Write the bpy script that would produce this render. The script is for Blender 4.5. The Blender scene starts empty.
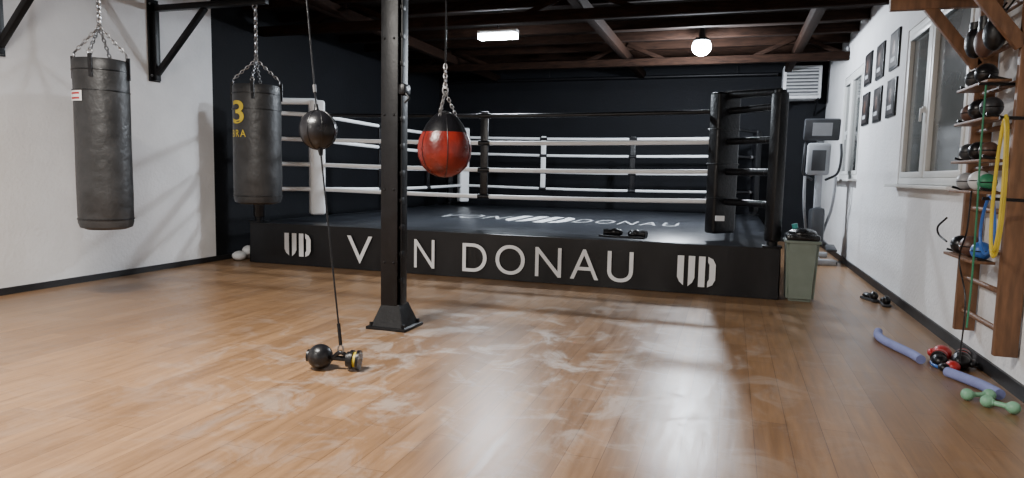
import bpy, bmesh, math, random
from mathutils import Vector, Matrix
random.seed(4)
scene = bpy.context.scene
# ------------------------------------------------------------ materials
def nd(nt, t, **kw):
    n = nt.nodes.new(t)
    for k, v in kw.items(): setattr(n, k, v)
    return n
def mat(name, col, rough=0.5, metal=0.0, var=0.15, nscale=8.0, bump=0.0, bscale=40.0, emit=None, estr=0.0, stretch=(1,1,1), spec=0.5, rvar=0.08):
    m = bpy.data.materials.new(name); m.use_nodes = True
    nt = m.node_tree; b = nt.nodes['Principled BSDF']
    tc = nd(nt, 'ShaderNodeTexCoord'); mp = nd(nt, 'ShaderNodeMapping')
    mp.inputs['Scale'].default_value = stretch
    nt.links.new(tc.outputs['Object'], mp.inputs['Vector'])
    n = nd(nt, 'ShaderNodeTexNoise'); n.inputs['Scale'].default_value = nscale; n.inputs['Detail'].default_value = 5
    nt.links.new(mp.outputs['Vector'], n.inputs['Vector'])
    r = nd(nt, 'ShaderNodeValToRGB')
    r.color_ramp.elements[0].position = .3; r.color_ramp.elements[1].position = .7
    r.color_ramp.elements[0].color = tuple(max(0, c*(1-var)) for c in col)+(1,)
    r.color_ramp.elements[1].color = tuple(min(1, c*(1+var)) for c in col)+(1,)
    nt.links.new(n.outputs['Fac'], r.inputs['Fac']); nt.links.new(r.outputs['Color'], b.inputs['Base Color'])
    mr = nd(nt, 'ShaderNodeMapRange'); mr.inputs['To Min'].default_value = max(0, rough-rvar); mr.inputs['To Max'].default_value = min(1, rough+rvar)
    nt.links.new(n.outputs['Fac'], mr.inputs['Value']); nt.links.new(mr.outputs['Result'], b.inputs['Roughness'])
    b.inputs['Metallic'].default_value = metal
    b.inputs['Specular IOR Level'].default_value = spec
    if bump > 0:
        n2 = nd(nt, 'ShaderNodeTexNoise'); n2.inputs['Scale'].default_value = bscale; n2.inputs['Detail'].default_value = 4
        nt.links.new(mp.outputs['Vector'], n2.inputs['Vector'])
        bp = nd(nt, 'ShaderNodeBump'); bp.inputs['Strength'].default_value = bump; bp.inputs['Distance'].default_value = .02
        nt.links.new(n2.outputs['Fac'], bp.inputs['Height']); nt.links.new(bp.outputs['Normal'], b.inputs['Normal'])
    if emit:
        b.inputs['Emission Color'].default_value = emit+(1,); b.inputs['Emission Strength'].default_value = estr
    return m

def floor_mat():
    m = bpy.data.materials.new('wood_laminate'); m.use_nodes = True
    nt = m.node_tree; b = nt.nodes['Principled BSDF']; L = nt.links.new
    tc = nd(nt, 'ShaderNodeTexCoord'); mp = nd(nt, 'ShaderNodeMapping')
    mp.inputs['Rotation'].default_value = (0, 0, math.pi/2)
    L(tc.outputs['Object'], mp.inputs['Vector'])
    br = nd(nt, 'ShaderNodeTexBrick'); br.offset = .37
    br.inputs['Color1'].default_value = (.315, .185, .096, 1); br.inputs['Color2'].default_value = (.235, .134, .067, 1)
    br.inputs['Mortar'].default_value = (.13, .07, .036, 1)
    br.inputs['Scale'].default_value = 1; br.inputs['Mortar Size'].default_value = .002
    br.inputs['Brick Width'].default_value = 1.25; br.inputs['Row Height'].default_value = .17; br.inputs['Mortar Smooth'].default_value = .3
    L(mp.outputs['Vector'], br.inputs['Vector'])
    m2 = nd(nt, 'ShaderNodeMapping'); m2.inputs['Scale'].default_value = (11, .9, 1)
    L(tc.outputs['Object'], m2.inputs['Vector'])
    g = nd(nt, 'ShaderNodeTexNoise'); g.inputs['Scale'].default_value = 2.2; g.inputs['Detail'].default_value = 6; g.inputs['Roughness'].default_value = .6
    L(m2.outputs['Vector'], g.inputs['Vector'])
    gr = nd(nt, 'ShaderNodeValToRGB'); gr.color_ramp.elements[0].position = .33; gr.color_ramp.elements[1].position = .68
    gr.color_ramp.elements[0].color = (.76, .73, .70, 1); gr.color_ramp.elements[1].color = (1.15, 1.13, 1.10, 1)
    L(g.outputs['Fac'], gr.inputs['Fac'])
    mx = nd(nt, 'ShaderNodeMixRGB', blend_type='MULTIPLY'); mx.inputs['Fac'].default_value = 1
    L(br.outputs['Color'], mx.inputs['Color1']); L(gr.outputs['Color'], mx.inputs['Color2'])
    # chalk dust / scuffs, spread wider to paint the floor's whitish sheen into the colour
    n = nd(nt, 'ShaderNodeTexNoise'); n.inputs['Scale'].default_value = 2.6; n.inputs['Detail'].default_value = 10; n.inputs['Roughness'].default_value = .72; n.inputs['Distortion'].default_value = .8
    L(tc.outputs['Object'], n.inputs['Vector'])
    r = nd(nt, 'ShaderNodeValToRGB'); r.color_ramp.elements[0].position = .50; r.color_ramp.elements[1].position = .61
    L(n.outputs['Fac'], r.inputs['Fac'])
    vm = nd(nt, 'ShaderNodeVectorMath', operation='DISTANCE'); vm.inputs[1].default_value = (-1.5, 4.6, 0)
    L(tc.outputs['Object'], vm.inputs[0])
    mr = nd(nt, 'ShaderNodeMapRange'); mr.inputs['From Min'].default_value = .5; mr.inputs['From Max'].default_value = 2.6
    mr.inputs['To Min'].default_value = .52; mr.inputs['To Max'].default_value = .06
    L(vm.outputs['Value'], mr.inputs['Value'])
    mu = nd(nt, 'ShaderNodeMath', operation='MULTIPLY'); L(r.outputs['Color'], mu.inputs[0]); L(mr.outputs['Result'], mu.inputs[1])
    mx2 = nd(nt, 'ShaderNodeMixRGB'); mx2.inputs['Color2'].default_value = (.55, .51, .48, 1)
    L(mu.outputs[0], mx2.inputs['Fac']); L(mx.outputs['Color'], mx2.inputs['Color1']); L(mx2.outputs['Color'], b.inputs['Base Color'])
    ra = nd(nt, 'ShaderNodeMapRange'); ra.inputs['To Min'].default_value = .22; ra.inputs['To Max'].default_value = .42
    L(g.outputs['Fac'], ra.inputs['Value'])
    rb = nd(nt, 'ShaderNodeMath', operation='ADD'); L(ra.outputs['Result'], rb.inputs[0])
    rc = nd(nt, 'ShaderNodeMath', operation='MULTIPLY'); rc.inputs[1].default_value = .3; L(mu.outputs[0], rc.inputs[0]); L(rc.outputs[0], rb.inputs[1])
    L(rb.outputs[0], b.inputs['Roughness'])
    b.inputs['Specular IOR Level'].default_value = .5
    bp = nd(nt, 'ShaderNodeBump'); bp.inputs['Strength'].default_value = .08; bp.inputs['Distance'].default_value = .01
    L(g.outputs['Fac'], bp.inputs['Height']); L(bp.outputs['Normal'], b.inputs['Normal'])
    return m

M = {}
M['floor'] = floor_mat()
M['white_wall'] = mat('white_plaster', (.78, .78, .79), .85, var=.05, nscale=2.5, bump=.4, bscale=28)
M['black_wall'] = mat('black_wall_paint', (.0065, .0072, .0095), .75, var=.2, nscale=2, bump=.2, bscale=20, spec=.2)
M['ceil'] = mat('dark_ceiling_boards', (.012, .007, .005), .85, var=.5, nscale=3, stretch=(1, 8, 1), bump=.3, spec=.2)
M['beam'] = mat('dark_stained_timber', (.015, .0072, .0045), .85, var=.5, nscale=6, stretch=(1, 6, 6), bump=.2, spec=.08)
M['base'] = mat('black_skirting', (.012, .012, .014), .5)
M['steel'] = mat('black_painted_steel', (.005, .0052, .0065), .42, metal=.0, var=.3, nscale=12, bump=.08, spec=.3)
M['vinyl'] = mat('black_vinyl', (.006, .006, .0075), .42, var=.25, nscale=5, bump=.35, bscale=5, stretch=(1, 1, .5), spec=.4)
M['pad'] = mat('black_leather', (.006, .006, .0075), .36, var=.3, nscale=10, bump=.25, bscale=30, spec=.4)
M['bag'] = mat('worn_black_leather', (.027, .028, .030), .45, var=.4, nscale=7, bump=.35, bscale=14)
M['canvas'] = mat('black_canvas', (.026, .029, .036), .33, var=.3, nscale=2.5, bump=.12, bscale=9)
M['white'] = mat('white_print', (.85, .86, .88), .5, var=.04)
M['greyprint'] = mat('worn_white_print', (.45, .46, .48), .6, var=.25, nscale=6)
M['rope'] = mat('white_rope_cover', (.88, .89, .90), .45, var=.04)
M['chain'] = mat('steel_chain', (.35, .35, .36), .35, metal=.9)
M['red'] = mat('red_leather', (.17, .014, .009), .28, var=.6, nscale=6, bump=.15)
M['brightred'] = mat('bright_red_leather', (.45, .02, .02), .4)
M['blackball'] = mat('black_ball_leather', (.008, .008, .010), .3, bump=.1)
M['wood'] = mat('pine_timber', (.19, .095, .048), .55, var=.35, nscale=5, stretch=(6, 6, 1), bump=.15)
M['frame'] = mat('white_window_frame', (.74, .74, .72), .4, var=.03)
M['glass'] = mat('night_window_glass', (.12, .125, .12), .12, var=.25, nscale=1.2)
M['plastic_w'] = mat('white_plastic', (.68, .69, .70), .4, var=.05)
M['grille'] = mat('dark_grille', (.06, .06, .065), .5)
M['bin'] = mat('grey_green_plastic', (.20, .24, .20), .45, var=.08)
M['binbag'] = mat('black_bin_liner', (.01, .01, .011), .25, bump=.6, bscale=18)
M['yellow'] = mat('yellow_rubber', (.62, .47, .03), .5)
M['blue'] = mat('blue_rubber', (.03, .12, .42), .4)
M['purple'] = mat('lavender_foam', (.23, .26, .52), .8, var=.1, bump=.2)
M['green'] = mat('mint_vinyl', (.22, .46, .30), .4)
M['dgreen'] = mat('green_rubber', (.03, .20, .10), .5)
M['grey'] = mat('machine_grey', (.34, .35, .37), .4, var=.06)
M['dgrey'] = mat('dark_grey_plastic', (.04, .042, .047), .4)
M['brown'] = mat('brown_leather', (.10, .05, .035), .45, bump=.2)
M['poster'] = mat('dark_photo_print', (.04, .032, .032), .35, var=.9, nscale=9)
M['lamp'] = mat('lit_diffuser', (1, 1, 1), .5, emit=(.82, .91, 1), estr=150)
M['teal'] = mat('teal_plastic', (.05, .35, .33), .4)

# ------------------------------------------------------------ mesh builder
class B:
    def __init__(s): s.bm = bmesh.new(); s.mats = []
    def mi(s, m):
        m = M[m]
        if m not in s.mats: s.mats.append(m)
        return s.mats.index(m)
    def _add(s, tmp, m, smooth, mtx=None):
        if mtx is not None: bmesh.ops.transform(tmp, matrix=mtx, verts=tmp.verts)
        i = s.mi(m)
        for f in tmp.faces: f.material_index = i; f.smooth = smooth
        me = bpy.data.meshes.new('t'); tmp.to_mesh(me); tmp.free()
        s.bm.from_mesh(me); bpy.data.meshes.remove(me)
    def box(s, c, size, m, rot=None, bev=0.0, smooth=False, seg=2):
        t = bmesh.new(); bmesh.ops.create_cube(t, size=1)
        bmesh.ops.scale(t, vec=size, verts=t.verts)
        if bev: bmesh.ops.bevel(t, geom=list(t.edges), offset=bev, segments=seg, affect='EDGES', profile=.5)
        mt = Matrix.Translation(c)
        if rot is not None: mt = mt @ rot
        s._add(t, m, smooth, mt)
    def bar(s, p1, p2, w, h, m, bev=0.0):
        p1 = Vector(p1); p2 = Vector(p2); d = p2-p1
        q = d.to_track_quat('Z', 'Y').to_matrix().to_4x4()
        s.box((p1+p2)/2, (w, h, d.length), m, q, bev)
    def cyl(s, p1, p2, r1, m, r2=None, seg=20, smooth=True):
        p1 = Vector(p1); p2 = Vector(p2); d = p2-p1
        t = bmesh.new(); bmesh.ops.create_cone(t, cap_ends=True, segments=seg, radius1=r1, radius2=r1 if r2 is None else r2, depth=d.length)
        s._add(t, m, smooth, Matrix.Translation((p1+p2)/2) @ d.to_track_quat('Z', 'Y').to_matrix().to_4x4())
    def sph(s, c, r, m, sc=(1, 1, 1), rot=None, seg=24):
        t = bmesh.new(); bmesh.ops.create_uvsphere(t, u_segments=seg, v_segments=seg//2+2, radius=r)
        mt = Matrix.Translation(c)
        if rot is not None: mt = mt @ rot
        s._add(t, m, True, mt @ Matrix.Diagonal((*sc, 1)))
    def lathe(s, c, prof, m, seg=40, rot=None, wob=0):
        t = bmesh.new(); rings = []
        for r, z in prof:
            rings.append([t.verts.new(((r+wob*math.sin(3*a0+z*9))*math.cos(a0), (r+wob*math.sin(3*a0+z*9))*math.sin(a0), z)) for a0 in [2*math.pi*i/seg for i in range(seg)]])
        for a, b_ in zip(rings, rings[1:]):
            for i in range(seg): t.faces.new((a[i], a[(i+1) % seg], b_[(i+1) % seg], b_[i]))
        t.faces.new(rings[-1]); t.faces.new(list(reversed(rings[0])))
        mt = Matrix.Translation(c)
        if rot is not None: mt = mt @ rot
        s._add(t, m, True, mt)
    def tube(s, pts, r, m, seg=10, closed=False):
        pts = [Vector(p) for p in pts]; n = len(pts); t = bmesh.new(); rings = []; up = None
        for i, p in enumerate(pts):
            a = pts[(i-1) % n] if closed or i > 0 else p; b_ = pts[(i+1) % n] if closed or i < n-1 else p
            d = (b_-a).normalized()
            if up is None: up = d.orthogonal().normalized()
            up = (up-d*up.dot(d)).normalized(); sd = d.cross(up)
            rr = r(i/(n-1)) if callable(r) else r
            rings.append([t.verts.new(p+(up*math.cos(2*math.pi*k/seg)+sd*math.sin(2*math.pi*k/seg))*rr) for k in range(seg)])
        for a, b_ in zip(rings, rings[1:]):
            for k in range(seg): t.faces.new((a[k], a[(k+1) % seg], b_[(k+1) % seg], b_[k]))
        if closed:
            a, b_ = rings[-1], rings[0]
            best = min(range(seg), key=lambda o: (a[0].co-b_[o].co).length)
            for k in range(seg): t.faces.new((a[k], a[(k+1) % seg], b_[(k+1+best) % seg], b_[(k+best) % seg]))
        else:
            t.faces.new(list(reversed(rings[0]))); t.faces.new(rings[-1])
        s._add(t, m, True)
    def poly(s, pts2, th, mt, m):
        t = bmesh.new(); f = t.faces.new([t.verts.new((x, y, 0)) for x, y in pts2])
        e = bmesh.ops.extrude_face_region(t, geom=[f]); bmesh.ops.translate(t, vec=(0, 0, th), verts=[v for v in e['geom'] if isinstance(v, bmesh.types.BMVert)])
        bmesh.ops.recalc_face_normals(t, faces=t.faces)
        s._add(t, m, False, mt)
    def text(s, txt, x0, x1, y0, y1, mt, m, th=.003, bold=0):
        cu = bpy.data.curves.new('tx', 'FONT'); cu.body = txt; cu.size = 1; cu.extrude = 0; cu.offset = bold
        cu.space_character = 1.25
        ob = bpy.data.objects.new('tx', cu); scene.collection.objects.link(ob)
        bpy.context.view_layer.update()
        me = bpy.data.meshes.new_from_object(ob.evaluated_get(bpy.context.evaluated_depsgraph_get()))
        t = bmesh.new(); t.from_mesh(me)
        xs = [v.co.x for v in t.verts]; ys = [v.co.y for v in t.verts]
        for v in t.verts:
            v.co.x = x0+(v.co.x-min(xs))/(max(xs)-min(xs))*(x1-x0)
            v.co.y = y0+(v.co.y-min(ys))/(max(ys)-min(ys))*(y1-y0); v.co.z = th
        bpy.data.objects.remove(ob); bpy.data.curves.remove(cu); bpy.data.meshes.remove(me)
        s._add(t, m, False, mt)
    def chain(s, p1, p2, m='chain', link=.05, r=.006):
        p1 = Vector(p1); p2 = Vector(p2); d = p2-p1; n = max(2, int(d.length/(link*.72))); q = d.to_track_quat('Z', 'Y').to_matrix().to_4x4()
        for i in range(n):
            c = p1+d*((i+.5)/n)
            rt = q @ Matrix.Rotation(math.pi/2*(i % 2), 4, 'Z')
            pts = [Matrix.Translation(c) @ rt @ Vector((link*.28*math.cos(a), 0, link*.5*math.sin(a))) for a in [2*math.pi*k/10 for k in range(10)]]
            s.tube(pts, r, m, seg=6, closed=True)
    def done(s, name, sharp=True):
        me = bpy.data.meshes.new(name); bmesh.ops.remove_doubles(s.bm, verts=s.bm.verts, dist=1e-6)
        s.bm.to_mesh(me); s.bm.free()
        for m in s.mats: me.materials.append(m)
        if sharp: me.set_sharp_from_angle(angle=math.radians(40))
        ob = bpy.data.objects.new(name, me); scene.collection.objects.link(ob); return ob

def bez(pts, n=12):
    P = [Vector(p) for p in pts]; P = [P[0]*2-P[1]]+P+[P[-1]*2-P[-2]]; out = []
    for i in range(1, len(P)-2):
        for k in range(n):
            t = k/n; a, b_, c, d = P[i-1:i+3]
            out.append(.5*((2*b_)+(c-a)*t+(2*a-5*b_+4*c-d)*t*t+(3*b_-a-3*c+d)*t**3))
    out.append(P[-2]); return out

# ------------------------------------------------------------ room
XL, XR, YB, YF, ZC = -6.8, 1.74, 15.06, -2.5, 3.7
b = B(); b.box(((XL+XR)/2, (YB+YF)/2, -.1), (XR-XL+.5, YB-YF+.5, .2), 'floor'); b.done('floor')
b = B(); b.box(((XL+XR)/2, (YB+YF)/2, ZC+.1), (XR-XL+.5, YB-YF+.5, .2), 'ceil'); b.done('ceiling')
b = B(); b.box(((XL+XR)/2, YB+.12, ZC/2), (XR-XL+.5, .24, ZC), 'black_wall'); b.done('wall_back')
b = B(); b.box(((XL+XR)/2, YF-.12, ZC/2), (XR-XL+.5, .24, ZC), 'white_wall'); b.done('wall_front')
YS = 7.58
b = B(); b.box((XL-.12, (YF+YS)/2, ZC/2), (.24, YS-YF, ZC), 'white_wall'); b.box((XL-.12, (YB+YS)/2, ZC/2), (.24, YB-YS, ZC), 'black_wall'); b.done('wall_left')
b = B()
W = [(6.2, 8.4, 1.27, 2.92), (11.0, 12.8, 1.32, 3.0)]
def wr(y0, y1, z0, z1): b.box((XR+.13, (y0+y1)/2, (z0+z1)/2), (.26, y1-y0, z1-z0), 'white_wall')
wr(YF, W[0][0], 0, ZC); wr(W[0][1], W[1][0], 0, ZC); wr(W[1][1], YB, 0, ZC)
for w in W: wr(w[0], w[1], 0, w[2]); wr(w[0], w[1], w[3], ZC)
b.done('wall_right')
b = B(); b.box((XL+.01, (YF+YB)/2, .035), (.02, YB-YF, .07), 'base'); b.done('baseboard_left')
b = B(); b.box((XR-.01, (YF+YB)/2, .045), (.02, YB-YF, .09), 'base'); b.done('baseboard_right')
b = B(); b.box(((XL+XR)/2, YB-.01, .045), (XR-XL-.04, .02, .09), 'base'); b.done('baseboard_back')
for k, (y0, y1, z0, z1) in enumerate(W):
    b = B(); x = XR+.05; fw = .07
    b.box((x, (y0+y1)/2, z1-fw/2), (.08, y1-y0, fw), 'frame', bev=.008); b.box((x, (y0+y1)/2, z0+fw/2), (.08, y1-y0, fw), 'frame', bev=.008)
    ym = y0+(y1-y0)*.56
    for yy in (y0+fw/2, y1-fw/2): b.box((x, yy, (z0+z1)/2), (.08, fw, z1-z0-2*fw), 'frame', bev=.008)
    b.box((x-.01, ym, (z0+z1)/2), (.09, .10, z1-z0-2*fw), 'frame', bev=.008)
    for a, c in ((y0+fw, ym-.05), (ym+.05, y1-fw)):
        for zz in (z0+fw+.03, z1-fw-.03): b.box((x-.02, (a+c)/2, zz), (.06, c-a, .06), 'frame', bev=.006)
        for yy in (a+.03, c-.03): b.box((x-.02, yy, (z0+z1)/2), (.06, .06, z1-z0-2*fw-.12), 'frame', bev=.006)
        b.box((x, (a+c)/2, (z0+z1)/2), (.015, c-a-.1, z1-z0-2*fw-.1), 'glass')
        b.box((x+.1, (a+c)/2, (z0+z1)/2), (.01, c-a, z1-z0-.05), 'glass')
    b.box((x-.065, ym+.03, (z0+z1)/2-.1), (.03, .025, .06), 'plastic_w', bev=.004); b.box((x-.09, ym+.03, (z0+z1)/2-.15), (.02, .022, .13), 'plastic_w', bev=.006)
    b.box((XR-.04, (y0+y1)/2, z0-.015), (.16, y1-y0+.1, .03), 'frame', bev=.006)
    b.done('window_%d' % (k+1))

# ceiling timbers
b = B()
y = -2.0
while y < 14.9:
    b.box(((XL+XR)/2, y, ZC-.07), (XR-XL-.02, .09, .14), 'beam', bev=.01); y += .85
b.done('trim_rafters')
b = B()
PX = (-5.3, -1.95, .95)
for x in PX:
    b.box((x, (YF+YB)/2, ZC-.22), (.13, YB-YF-.02, .16), 'beam', bev=.012)
for yy in (8.6, 12.4):
    b.box(((XL+XR)/2, yy, ZC-.37), (XR-XL-.02, .12, .13), 'beam', bev=.012)
    for x in PX:
        for sg in (-1, 1): b.bar((x+sg*.7, yy, ZC-.33), (x+sg*.05, yy, ZC-.05), .07, .07, 'beam', .006)
b.done('trim_ceiling_beams')
b = B(); b.cyl((XL+.3, 14.85, 3.42), (XR-.95, 14.85, 3.42), .035, 'steel')
for x in (-6, -4, -2, 0): b.cyl((x, 14.85, 3.42), (x, 14.85, 3.6), .01, 'steel')
b.done('ceiling_pipe')

# ------------------------------------------------------------ steel column
b = B(); cx, cy = -2.63, 4.97
b.box((cx, cy, .012), (.36, .34, .024), 'steel', bev=.004)
for sx in (-1, 1):
    for sy in (-1, 1): b.cyl((cx+sx*.145, cy+sy*.135, .02), (cx+sx*.145, cy+sy*.135, .055), .016, 'steel', seg=6, smooth=False)
t = bmesh.new(); bmesh.ops.create_cone(t, cap_ends=True, segments=4, radius1=.205, radius2=.115, depth=.18)
b._add(t, 'steel', False, Matrix.Translation((cx, cy, .114)) @ Matrix.Rotation(math.pi/4, 4, 'Z'))
for sy in (-1, 1): b.box((cx-.012, cy+sy*.078, ZC/2), (.15, .014, ZC-.04), 'steel', bev=.003)
b.box((cx-.03, cy, ZC/2), (.014, .145, ZC-.04), 'steel')
b.box((cx+.078, cy, ZC/2), (.012, .10, ZC-.04), 'steel', bev=.002)
z = .40
while z < 3.6:
    b.box((cx+.03, cy, z), (.10, .10, .035), 'steel', bev=.004)
    b.box((cx+.084, cy-.03, z), (.012, .05, .05), 'steel', bev=.003)
    z += .22
for z in (.55, 1.15, 1.75, 2.35, 2.95):
    for sx in (-.055, .03): b.sph((cx+sx, cy-.086, z), .010, 'steel', seg=8)
b.box((cx+.105, cy-.05, 1.95), (.06, .12, .09), 'pad', bev=.02); b.tube([(cx+.13, cy-.08, 1.92), (cx+.17, cy-.09, 1.88), (cx+.13, cy-.1, 1.84)], .01, 'pad')
b.done('steel_column')

# ------------------------------------------------------------ boxing ring
RX0, RX1, RY0, RY1, RZ = -6.3, .53, 7.69, 14.5, .56
b = B()
b.box(((RX0+RX1)/2, (RY0+RY1)/2, RZ/2-.01), (RX1-RX0-.02, RY1-RY0-.02, RZ-.02), 'vinyl')
b.box(((RX0+RX1)/2, (RY0+RY1)/2, RZ-.02), (RX1-RX0, RY1-RY0, .04), 'canvas', bev=.015)
def skirt(p0, p1, nrm):
    p0 = Vector(p0); p1 = Vector(p1); n = 140; t = bmesh.new(); rows = []
    for j in range(6):
        z = (RZ-.01)*(1-j/5)+.006
        rows.append([t.verts.new(p0.lerp(p1, i/n)+Vector((0, 0, z))+Vector(nrm)*(.008+(.007*(j/5))*(1+math.sin(i*.55)+.6*math.sin(i*.23+1)))) for i in range(n+1)])
    for a, c in zip(rows, rows[1:]):
        for i in range(n): t.faces.new((a[i], c[i], c[i+1], a[i+1]))
    b._add(t, 'vinyl', True)
skirt((RX0, RY0, 0), (RX1, RY0, 0), (0, -1, 0)); skirt((RX1, RY0, 0), (RX1, RY1, 0), (1, 0, 0)); skirt((RX0, RY1, 0), (RX0, RY0, 0), (-1, 0, 0))
FM = Matrix.Translation((0, RY0-.036, 0)) @ Matrix.Rotation(math.pi/2, 4, 'X')
tb = -.005
b.text('V', -4.75, -4.38, .09, .45, FM, 'white', bold=tb); b.text('O', -4.24, -3.92, .09, .45, FM, 'white', bold=tb); b.text('N', -3.78, -3.50, .09, .45, FM, 'white', bold=tb)
b.text('DONAU', -3.12, -1.02, .08, .44, FM, 'white', bold=tb)
def logo(x0, x1, y0, y1, mt, m):
    w = x1-x0; h = y1-y0
    def P(l): return [(x0+a*w, y0+c*h) for a, c in l]
    b.poly(P([(0, 1), (0, .30), (.06, .14), (.17, .02), (.17, 1)]), .004, mt, m)
    b.poly(P([(.29, 1), (.29, .0), (.40, .12), (.46, .28), (.46, 1)]), .004, mt, m)
    b.poly(P([(.56, 1), (.56, 0), (.73, 0), (.73, 1)]), .004, mt, m)
    b.poly(P([(.80, 1), (.80, .82), (.84, .74), (.84, .26), (.80, .18), (.80, 0), (.93, .08), (1, .25), (1, .75), (.93, .92)]), .004, mt, m)
logo(-5.72, -5.31, .13, .44, FM, 'white'); logo(-.53, -.12, .09, .43, FM, 'white')
CM = Matrix.Translation((0, 0, RZ+.001))
b.text('VON', -4.70, -3.55, 10.2, 11.0, CM, 'greyprint'); b.text('DONAU', -2.35, -.75, 10.2, 11.0, CM, 'greyprint')
logo(-3.45, -2.45, 9.9, 11.3, CM, 'white')
A = .56; rz = [1.02, 1.37, 1.72, 2.07]
corners = [(RX0+.08, RY0+.08, 1, 1), (RX1-.08, RY0+.08, -1, 1), (RX1-.08, RY1-.08, -1, -1), (RX0+.08, RY1-.08, 1, -1)]
pads = []
for k, (x, y, sx, sy) in enumerate(corners):
    b.cyl((x, y, 0.03), (x, y, 2.20), .055, 'steel'); b.cyl((x, y, 2.20), (x, y, 2.24), .065, 'steel')
    b.box((x, y, RZ+.01), (.2, .2, .02), 'steel', bev=.004)
    b.box((x, y, 1.42), (.14, .14, 1.60), 'pad', rot=Matrix.Rotation(math.pi/4, 4, 'Z'), bev=.03)
    px, py = x+sx*A, y+sy*A; pads.append((px, py))
    mt = 'pad' if k == 1 else 'rope'
    rt = Matrix.Rotation(math.atan2(sy, sx), 4, 'Z')
    if k == 1:
        b.box((px, py, 1.465), (.17, .35, 1.64), mt, rot=rt, bev=.035, seg=3, smooth=True)
        for q in range(3): b.box((px, py, 1.06+q*.40), (.178, .356, .02), mt, rot=rt, bev=.006)
    else: b.box((px, py, 1.465), (.20, .22, 1.62), mt, rot=rt, bev=.035, seg=3, smooth=True)
    for zz in rz:
        b.cyl((x+sx*.05, y+sy*.05, zz), (px-sx*.03, py-sy*.03, zz), .03 if k != 1 else .04, 'rope' if k == 0 else 'pad', seg=12)
        b.sph((x+sx*.10, y+sy*.10, zz), .04, 'chain', seg=10)
    b.cyl((x, y, 2.22), (px, py, 2.26), .045 if k < 2 else .03, 'rope' if k == 0 else 'pad', seg=14)
    if k == 1: b.box((px+.0, py-.175, .83), (.10, .03, .06), 'white', rot=Matrix.Rotation(.35, 4, 'Z'))
for k in range(4):
    p, q = pads[k], pads[(k+1) % 4]
    for j, zz in enumerate(rz):
        pts = []
        for i in range(13):
            f = i/12; pts.append((p[0]+(q[0]-p[0])*f, p[1]+(q[1]-p[1])*f, zz-.03*math.sin(math.pi*f)))
        b.tube(pts, .028, 'pad' if (j == 3 and k == 0) else 'rope', seg=12)
    for f in ((.46,) if k == 0 else (.33, .67)):
        X, Y = p[0]+(q[0]-p[0])*f, p[1]+(q[1]-p[1])*f
        d = Vector((q[0]-p[0], q[1]-p[1], 0)).normalized()
        b.box((X, Y, 1.53), (abs(d.x)*.07+.035, abs(d.y)*.07+.035, 1.14), 'rope' if (k == 2 and f > .5) else 'pad', bev=.01)
        for zz in rz: b.cyl(Vector((X, Y, zz-.03))-d*.08, Vector((X, Y, zz-.03))+d*.08, .036, 'pad', seg=12)
b.done('boxing_ring')

def glove(b, c, ang, m, m2, s=1.0):
    R = Matrix.Rotation(ang, 4, 'Z'); C = Vector(c)
    def T(v): return C+R @ (Vector(v)*s)
    b.sph(T((.0, 0, .06)), .062*s, m, (1.35, 1.0, .92), R); b.sph(T((.05, 0, .055)), .055*s, m, (1.1, 1.05, .95), R)
    b.sph(T((.02, .065, .05)), .032*s, m, (1.7, .9, .95), R, seg=16)
    b.cyl(T((-.05, 0, .055)), T((-.17, 0, .055)), .045*s, m2, r2=.052*s); b.cyl(T((-.10, 0, .055)), T((-.14, 0, .055)), .055*s, m)
b = B(); glove(b, (-1.32, 8.15, RZ+.002), .2, 'pad', 'pad', .85); glove(b, (-1.07, 8.1, RZ+.002), 2.9, 'pad', 'pad', .85); b.tube(bez([(-1.5, 8.05, RZ+.014), (-1.3, 7.98, RZ+.014), (-1.1, 8.0, RZ+.014), (-.95, 7.97, RZ+.014)]), .012, 'pad'); b.done('boxing_gloves')

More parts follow.
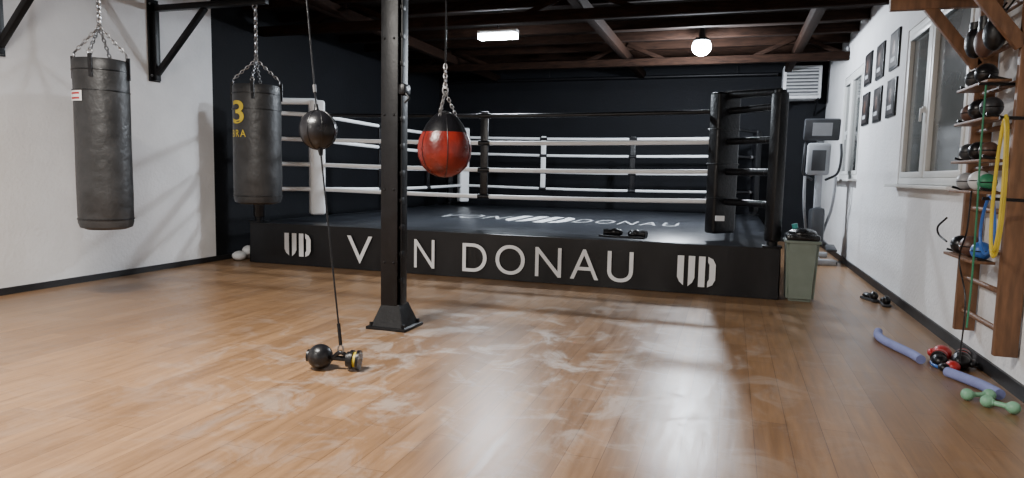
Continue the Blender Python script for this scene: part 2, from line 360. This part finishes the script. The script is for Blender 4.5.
# ------------------------------------------------------------ heavy bags on wall brackets
def bracket(y, ln=1.46):
    b = B(); z = 3.2
    b.box((XL+.012, y, 2.82), (.022, .16, .98), 'steel', bev=.003)
    b.box((XL+.05, y, 2.80), (.06, .07, .92), 'steel', bev=.004)
    b.box((XL+.01+ln/2, y, z), (ln, .07, .07), 'steel', bev=.004)
    b.bar((XL+.06, y, 2.42), (XL+.80, y, 3.17), .06, .06, 'steel', .004)
    for zz in (2.4, 3.25):
        for yy in (-.055, .055): b.cyl((XL+.02, y+yy, zz), (XL+.04, y+yy, zz), .014, 'chain', seg=6)
    b.tube([(XL+ln-.16+.03*math.cos(a), y, z-.05+.03*math.sin(a)) for a in [k*math.pi/6 for k in range(12)]], .008, 'chain', closed=True, seg=8)
    return b.done('wall_bracket')
def heavy_bag(x, y, zb, zt, r):
    b = B(); h = zt-zb
    prof = [(.02, zb), (r*.7, zb+.004), (r*.93, zb+.025), (r*.985, zb+.07), (r*1.0, zb+h*.25), (r*.985, zb+h*.5), (r*.99, zb+h*.8), (r*.98, zt-.08), (r*.97, zt-.02), (r*.93, zt), (r*.88, zt-.015), (.02, zt-.02)]
    b.lathe((x, y, 0), prof, 'bag', seg=48, wob=.003)
    for zz in (zt-.10, zt-.28, zb+.10):
        b.lathe((x, y, 0), [(r*.985, zz-.005), (r+.004, zz-.004), (r+.004, zz+.004), (r*.985, zz+.005)], 'pad', seg=48)
    top = Vector((x, y, zt+.30))
    for k in range(4):
        a = k*math.pi/2+.5; e = Vector((x+r*.95*math.cos(a), y+r*.95*math.sin(a), zt+.01))
        o = Vector((math.cos(a), math.sin(a), 0))
        b.bar(e+o*.012+Vector((0, 0, -.18)), e+o*.012+Vector((0, 0, .02)), .045, .008, 'pad')
        b.tube([e+Vector((0, 0, .03))+Vector((-math.sin(a)*.02*math.cos(t), math.cos(a)*.02*math.cos(t), .025*math.sin(t))) for t in [q*math.pi/5 for q in range(10)]], .005, 'chain', seg=6, closed=True)
        b.chain(e+Vector((0, 0, .05)), top, r=.0055)
    b.tube([top+Vector((.022*math.cos(a), 0, .022*math.sin(a))) for a in [k*math.pi/6 for k in range(12)]], .008, 'chain', closed=True, seg=8)
    b.chain(top+Vector((0, 0, .02)), (x, y, 3.13), link=.06, r=.008)
    d = Vector((-x, -y, 0)).normalized(); return b, d
br1 = bracket(4.73); br2 = bracket(6.6, 1.66)
x1, y1 = -5.48, 4.73
b, d = heavy_bag(x1, y1, .71, 2.24, .228)
ang = math.atan2(d.y, d.x)
def curved_patch(b, x, y, r, a0, a1, z0, z1, m):
    t = bmesh.new(); n = 8; top = []; bot = []
    for i in range(n+1):
        a = a0+(a1-a0)*i/n; bot.append(t.verts.new((x+r*math.cos(a), y+r*math.sin(a), z0))); top.append(t.verts.new((x+r*math.cos(a), y+r*math.sin(a), z1)))
    for i in range(n): t.faces.new((bot[i], bot[i+1], top[i+1], top[i]))
    b._add(t, m, True)
for rr, a0, a1, z0, z1, m in ((.2355, -1.4, -.70, 1.86, 1.95, 'white'), (.2365, -1.3, -.80, 1.875, 1.892, 'brightred'), (.2365, -1.3, -.80, 1.918, 1.935, 'brightred')):
    curved_patch(b, x1, y1, rr, ang+a0, ang+a1, z0, z1, m)
o = b.done('punching_bag'); br1.parent = o
x2, y2 = -5.29, 6.6
b, d = heavy_bag(x2, y2, .88, 2.25, .27)
ang = math.atan2(d.y, d.x)
def wrap_text(b, txt, x, y, r, ac, w, z0, z1, m, bold=0):
    n0 = len(b.bm.verts)
    b.text(txt, -w/2, w/2, z0, z1, Matrix.Identity(4), m, bold=bold)
    b.bm.verts.ensure_lookup_table()
    for v in list(b.bm.verts)[n0:]:
        a = ac+v.co.x/r; v.co = Vector((x+(r+.006)*math.cos(a), y+(r+.006)*math.sin(a), v.co.y))
wrap_text(b, '3', x2, y2, .27, ang-.85, .17, 1.80, 2.06, 'yellow', .01)
wrap_text(b, 'BRA', x2, y2, .27, ang-.85, .21, 1.65, 1.73, 'yellow', 0)
o = b.done('punching_bag'); br2.parent = o

# ------------------------------------------------------------ floor-to-ceiling ball
b = B(); C = Vector((-2.61, 3.86, 1.56))
b.sph(C, .122, 'blackball', (1, 1, 1.05), seg=32)
for k in range(4):
    a = k*math.pi/4; b.tube([C+Vector((.1235*math.cos(t)*math.cos(a), .1235*math.cos(t)*math.sin(a), .1297*math.sin(t))) for t in [q*math.pi/16 for q in range(32)]], .0025, 'pad', seg=5, closed=True)
T0 = Vector((-2.89, 3.99, 3.56)); up = (T0-C).normalized(); F0 = Vector((-2.36, 3.72, .17)); dn = (F0-C).normalized()
b.cyl(C+up*.12, C+up*.17, .02, 'pad', r2=.012); b.cyl(C+up*.16, T0, .006, 'pad', seg=8)
b.cyl(C+up*.25, C+up*.30, .012, 'chain', seg=8)
b.cyl(C+dn*.12, C+dn*.17, .02, 'pad', r2=.012); b.cyl(C+dn*.16, F0, .006, 'pad', seg=8)
b.cyl(F0-dn*.14, F0, .012, 'pad', seg=8)
b.tube([F0+Vector((.02*math.cos(a), 0, .03*math.sin(a)-.03)) for a in [k*math.pi/6 for k in range(12)]], .006, 'chain', closed=True, seg=6)
b.done('double_end_ball')
b = B()
c0 = Vector((-2.50, 3.70, .084)); c1 = Vector((-2.27, 3.76, .07)); ax = (c1-c0).normalized()
b.sph(c0, .082, 'blackball', seg=28); b.cyl(c0-ax*.085, c0-ax*.06, .04, 'pad')
b.cyl(c0, c1, .017, 'pad'); b.tube(bez([(-2.44, 3.72, .06), (-2.36, 3.72, .12), (-2.29, 3.75, .06)]), .014, 'pad')
for k, (rr, mm) in enumerate([(.05, 'pad'), (.062, 'pad'), (.050, 'yellow'), (.064, 'pad')]):
    b.cyl(c1+ax*(-.06+k*.022), c1+ax*(-.040+k*.022), rr, mm, seg=28)
b.done('dumbbell')

# ------------------------------------------------------------ red teardrop bag
b = B(); x, y, z = -2.06, 4.67, 1.475
prof = [(.004, -.215), (.06, -.208), (.12, -.18), (.17, -.13), (.197, -.06), (.203, .0), (.195, .06), (.17, .12), (.135, .18), (.10, .225), (.06, .26), (.03, .275), (.01, .28)]
b.lathe((x, y, z), [p for p in prof if p[1] < .125], 'red', seg=48)
b.lathe((x, y, z), [(.1685, .12), (.137, .18), (.102, .225), (.062, .26), (.032, .275), (.01, .28)], 'blackball', seg=48)
for k in range(6):
    a = k*math.pi/3; b.tube([(x+(r+.001)*math.cos(a), y+(r+.001)*math.sin(a), z+h) for r, h in prof], .003, 'blackball', seg=5)
for k in range(3):
    a = k*2.09+.5; b.chain((x+.09*math.cos(a), y+.09*math.sin(a), z+.23), (x, y, z+.42), link=.035, r=.004)
b.tube([(x+.02*math.cos(a), y, z+.43+.03*math.sin(a)) for a in [k*math.pi/6 for k in range(12)]], .006, 'chain', closed=True, seg=6)
b.chain((x, y, z+.45), (x, y, z+.62), link=.045, r=.006)
b.cyl((x, y, z+.6), (x, y, 3.56), .007, 'pad', seg=8)
b.done('teardrop_punching_bag')

# ------------------------------------------------------------ wall bars with gear
b = B(); xw = XR-.075
RA, RB_ = 5.62, 4.84
for yy in (RA, RB_):
    b.box((xw, yy, 1.40), (.13, .05, 2.34), 'wood', bev=.006)
    b.box((XR-.36, yy, 2.58), (.70, .065, .10), 'wood', bev=.006)
    b.bar((XR-.13, yy, 2.12), (XR-.46, yy, 2.55), .05, .075, 'wood', .005)
b.box((XR-.62, (RA+RB_)/2, 2.655), (.07, RA-RB_+.3, .05), 'wood', bev=.006)
for z in [.38, .62, .86, 1.12, 1.40, 1.66, 1.92, 2.18, 2.42]:
    b.cyl((xw-.02, RB_, z), (xw-.02, RA, z), .018, 'wood', seg=12)
bars = b.done('wall_bars')
b = B()
for z in (.80, 1.24, 1.44, 1.70, 1.93):
    b.box((1.53, 5.2, z), (.13, .60, .018), 'wood', bev=.003)
    for yy in (4.92, 5.48): b.bar((1.59, yy, z), (1.48, yy, z+.03), .015, .015, 'steel')
shelf = b.done('ball_shelf')
balls = [(5.15, .881, .07, 'brown'), (5.36, .874, .064, 'blackball'), (4.96, .87, .06, 'blue'), (5.1, 1.315, .065, 'plastic_w'), (5.36, 1.31, .06, 'grey'), (4.96, 1.305, .055, 'dgreen'),
         (5.17, 1.51, .06, 'blackball'), (5.36, 1.508, .058, 'dgrey'), (4.98, 1.505, .055, 'brown'), (5.2, 1.78, .07, 'blackball'), (5.38, 1.772, .062, 'brown'), (5.0, 1.775, .065, 'dgrey'), (5.15, 2.005, .065, 'blackball'), (5.36, 2.0, .06, 'dgrey')]
b = B()
for yy, z, r, m in balls:
    b.sph((1.53, yy, z), r, m); b.lathe((1.53, yy, z), [(r*.99, -.004), (r+.002, 0), (r*.99, .004)], 'pad', seg=24)
o = b.done('medicine_balls'); o.parent = shelf
def loop(b, top, w, h, r, m, lean=0):
    pts = []
    for k in range(28):
        a = 2*math.pi*k/28
        pts.append((top[0]+lean*(1-math.sin(a)), top[1]+w*math.cos(a)*(1-.25*math.sin(a)), top[2]-h/2+h/2*math.sin(a)))
    b.tube(pts, r, m, closed=True, seg=8)
b = B(); loop(b, (1.45, 4.50, 1.68), .08, .80, .010, 'yellow'); loop(b, (1.43, 4.45, 1.66), .06, .74, .008, 'yellow')
loop(b, (1.46, 4.66, 1.22), .11, .34, .009, 'blue')
b.tube(bez([(1.46, 4.9, 1.9), (1.45, 4.86, 1.5), (1.45, 4.83, 1.1), (1.46, 4.85, .7), (1.44, 4.8, .4)]), .006, 'dgreen', seg=8)
b.tube(bez([(1.46, 5.0, 1.25), (1.44, 4.95, 1.0), (1.44, 5.05, .8), (1.45, 4.9, .55), (1.44, 4.88, .15)]), .005, 'pad', seg=8)
b.tube(bez([(1.47, 5.5, 1.05), (1.44, 5.58, .98), (1.46, 5.62, .92), (1.48, 5.5, .88)]), .007, 'pad', seg=8)
for yy, zz in ((4.50, 1.66), (4.66, 1.2), (4.9, 1.9)): b.cyl((1.72, yy, zz), (1.42, yy, zz+.01), .01, 'steel', seg=8)
b.done('resistance_bands')
b = B(); b.sph((1.50, 4.95, 2.22), .08, 'pad', (.8, 1, 1.3)); b.sph((1.50, 5.12, 2.2), .075, 'brown', (.8, 1, 1.3)); b.sph((1.50, 5.3, 2.23), .08, 'pad', (.8, 1, 1.3))
for yy in (4.95, 5.12, 5.3): b.cyl((1.5, yy, 2.28), (1.6, yy, 2.44), .006, 'pad', seg=6); b.cyl((1.5, yy, 2.25), (1.5, yy, 2.36), .045, 'pad')
b.done('hanging_boxing_gloves')

# ------------------------------------------------------------ floor clutter on the right
b = B(); b.tube(bez([(1.24, 6.26, .034), (1.21, 6.10, .034), (1.22, 5.92, .034), (1.28, 5.70, .034), (1.33, 5.52, .034), (1.35, 5.38, .034)]), .033, 'purple', seg=16); b.done('pool_noodle')
b = B(); b.tube(bez([(1.44, 5.10, .034), (1.5, 4.98, .034), (1.56, 4.84, .034), (1.60, 4.66, .034)]), .033, 'purple', seg=16); b.done('pool_noodle')
b = B(); glove(b, (1.52, 5.54, .0), 1.2, 'brightred', 'pad', 1.0); glove(b, (1.60, 5.38, .0), -1.9, 'pad', 'brightred', 1.0)
b.sph((1.46, 5.36, .045), .05, 'pad', (1, 1.3, .9)); b.sph((1.51, 5.24, .04), .045, 'brightred', (1, 1.2, .85)); b.sph((1.46, 5.23, .03), .035, 'pad', (1.2, 1.3, .85))
b.tube(bez([(1.46, 5.50, .015), (1.42, 5.38, .015), (1.44, 5.28, .015), (1.53, 5.18, .015)]), .012, 'blue'); b.tube(bez([(1.5, 5.6, .012), (1.6, 5.66, .012), (1.66, 5.55, .012)]), .012, 'pad'); b.done('sparring_gloves')
def dumb(c, ang, m, s=1):
    b = B(); d = Vector((math.cos(ang), math.sin(ang), 0)); c = Vector(c)+Vector((0, 0, .036*s))
    for sg in (-1, 1): b.sph(c+d*sg*.065*s, .036*s, m, seg=18); b.cyl(c+d*sg*.03*s, c+d*sg*.06*s, .02*s, m)
    b.cyl(c-d*.05*s, c+d*.05*s, .015*s, m); b.done('hand_weight')
dumb((1.47, 4.60, 0), .3, 'green'); dumb((1.53, 4.44, 0), 2.5, 'green')
def shoe(b, c, ang):
    R = Matrix.Rotation(ang, 4, 'Z'); C = Vector(c)
    b.box(C+R @ Vector((0, 0, .015)), (.27, .09, .03), 'dgrey', R, bev=.012)
    b.sph(C+R @ Vector((.05, 0, .045)), .045, 'pad', (1.8, .95, .75), R); b.sph(C+R @ Vector((-.07, 0, .06)), .042, 'pad', (1.3, .95, 1.2), R)
b = B(); shoe(b, (1.5, 8.1, 0), 1.9); shoe(b, (1.6, 7.85, 0), 1.5); b.done('sport_shoes')
b = B(); b.sph((-6.55, 7.75, .07), .09, 'plastic_w', (1, 1.2, .75)); b.sph((-6.52, 7.9, .13), .08, 'plastic_w', (1, 1.1, .9)); b.sph((-6.6, 8.0, .06), .09, 'plastic_w', (1, 1.3, .65)); b.done('crumpled_towel')

# ------------------------------------------------------------ waste bin
b = B(); x, y = .75, 7.80
t = bmesh.new(); bmesh.ops.create_cube(t, size=1); bmesh.ops.scale(t, vec=(.33, .33, .66), verts=t.verts)
for v in t.verts:
    if v.co.z < 0: v.co.x *= .84; v.co.y *= .84
bmesh.ops.bevel(t, geom=list(t.edges), offset=.03, segments=3, affect='EDGES'); b._add(t, 'bin', True, Matrix.Translation((x, y, .332)))
b.box((x, y, .64), (.36, .36, .03), 'bin', bev=.01)
b.box((x, y, .685), (.34, .34, .07), 'binbag', bev=.03, smooth=True); b.sph((x, y, .72), .15, 'binbag', (1, 1, .4))
b.cyl((x-.06, y+.05, .74), (x-.08, y+.05, .82), .03, 'teal'); b.done('waste_bin')

# ------------------------------------------------------------ gym machine
b = B(); x, y = 1.30, 11.7
b.box((x, y-.55, .05), (.56, .09, .09), 'grey', bev=.02); b.box((x, y+.55, .05), (.56, .09, .09), 'grey', bev=.02); b.box((x, y, .07), (.10, 1.1, .08), 'grey', bev=.015)
for sx in (-.24, .24): b.cyl((x+sx, y-.55, .046), (x+sx*1.15, y-.55, .046), .045, 'dgrey')
b.bar((x, y-.2, .1), (x, y-.05, 1.95), .10, .12, 'grey', .015)
b.box((x, y-.15, .55), (.20, .42, .62), 'dgrey', rot=Matrix.Rotation(-.08, 4, 'X'), bev=.05, smooth=True)
b.box((x-.03, y-.18, 1.62), (.34, .10, .50), 'grey', rot=Matrix.Rotation(.12, 4, 'X'), bev=.045, smooth=True)
b.box((x-.03, y-.245, 1.60), (.20, .02, .32), 'dgrey', rot=Matrix.Rotation(.12, 4, 'X'), bev=.006)
b.box((x, y-.14, 2.08), (.52, .10, .34), 'dgrey', rot=Matrix.Rotation(.25, 4, 'X'), bev=.03, smooth=True)
b.box((x, y-.205, 2.08), (.28, .01, .20), 'grey', rot=Matrix.Rotation(.25, 4, 'X'))
for sx in (-1, 1):
    b.tube(bez([(x+sx*.10, y-.1, 1.30), (x+sx*.24, y-.25, 1.40), (x+sx*.26, y-.42, 1.62), (x+sx*.25, y-.40, 1.85)]), .02, 'dgrey')
    b.tube(bez([(x+sx*.12, y, .45), (x+sx*.2, y-.25, .9), (x+sx*.22, y-.3, 1.35)]), .022, 'grey')
    b.box((x+sx*.19, y-.45, .26), (.15, .34, .04), 'dgrey', rot=Matrix.Rotation(.15*sx, 4, 'X'), bev=.012)
    b.bar((x+sx*.19, y-.3, .26), (x+sx*.06, y+.1, .40), .04, .04, 'grey', .006)
b.done('elliptical_trainer')

# ------------------------------------------------------------ pictures
for yy, dz in ((10.55, .02), (9.75, 0), (8.95, .0)):
    for z in (2.82, 2.27):
        b = B(); b.box((XR-.012, yy, z+dz), (.024, .46, .44), 'steel', bev=.004)
        b.box((XR-.026, yy, z+dz), (.006, .40, .38), 'poster')
        b.sph((XR-.028, yy, z+dz+.03), .07, 'brown', (.05, 1, 1.3), seg=12); b.box((XR-.03, yy, z+dz-.11), (.004, .2, .05), 'greyprint')
        b.done('picture_frame')

# ------------------------------------------------------------ heater / fan unit
b = B(); x, y, z = 1.22, 14.72, 3.2
b.box((x, y, z), (.70, .48, .64), 'plastic_w', bev=.02)
b.box((x, y-.235, z), (.58, .02, .52), 'grille')
for k in range(8): b.box((x, y-.26, z-.23+k*.066), (.58, .05, .012), 'plastic_w', rot=Matrix.Rotation(.6, 4, 'X'))
for sx in (-.3, .3): b.box((x+sx, y, z-.33), (.03, .6, .03), 'steel'); b.bar((x+sx, YB-.02, z-.6), (x+sx, y-.1, z-.35), .03, .03, 'steel')
b.done('fan_heater')

# ------------------------------------------------------------ lights
def lamp_data(name, kind, loc, power, size, col, parent, rot=(0, 0, 0), sy=None):
    l = bpy.data.lights.new(name, kind); l.energy = power; l.color = col
    if kind == 'AREA':
        l.size = size
        if sy: l.shape = 'RECTANGLE'; l.size_y = sy
    else: l.shadow_soft_size = size
    o = bpy.data.objects.new(name, l); scene.collection.objects.link(o); o.location = loc; o.rotation_euler = rot; o.parent = parent
    return o
b = B(); fx, fy, fz = -.56, 11.3, 3.36
b.sph((fx, fy, fz), .15, 'lamp', (1, 1, .9)); b.lathe((fx, fy, fz+.10), [(.13, -.01), (.14, .0), (.10, .04), (.05, .06), (.04, .20)], 'steel', seg=28)
o = b.done('ceiling_lamp'); lamp_data('bulb', 'POINT', (fx, fy, fz-.23), 520, .07, (.84, .91, 1), o)
b = B(); b.box((-3.43, 9.7, 3.40), (.62, .13, .05), 'plastic_w', bev=.01); b.box((-3.43, 9.7, 3.335), (.60, .14, .08), 'lamp', bev=.02); b.cyl((-3.43, 9.7, 3.4), (-3.43, 9.7, 3.69), .012, 'steel')
o = b.done('linear_ceiling_light'); lamp_data('tube', 'AREA', (-3.43, 9.7, 3.285), 130, .55, (.84, .92, 1), o, sy=.1)
for (x, y, p) in ((-3.2, 2.3, 350), (-4.2, -1.2, 130)):
    b = B(); b.box((x, y, 3.46), (1.2, .2, .08), 'plastic_w', bev=.01); b.box((x, y, 3.41), (1.15, .15, .03), 'plastic_w', bev=.01)
    for sx in (-.5, .5): b.cyl((x+sx, y, 3.48), (x+sx, y, 3.69), .01, 'steel')
    o = b.done('strip_ceiling_light'); lamp_data('tube', 'AREA', (x, y, 3.38), p, 1.15, (1, .95, .88), o, sy=.15)

w = bpy.data.worlds.new('night'); scene.world = w; w.use_nodes = True
w.node_tree.nodes['Background'].inputs[0].default_value = (.02, .022, .03, 1); w.node_tree.nodes['Background'].inputs[1].default_value = .3

# ------------------------------------------------------------ camera
Xh = Vector((2078, -108, 671)).normalized(); Yh = Vector((220, 61, -671)); Yh = (Yh-Xh*Yh.dot(Xh)).normalized(); Zh = Xh.cross(Yh)
cam = bpy.data.cameras.new('camera'); cam.lens = 671/1024*36; cam.sensor_width = 36; cam.clip_start = .05
co = bpy.data.objects.new('camera', cam); scene.collection.objects.link(co)
R = Matrix((Xh, Yh, Zh)); co.matrix_world = Matrix.Translation((0, 0, 1.3)) @ R.to_4x4()
scene.camera = co
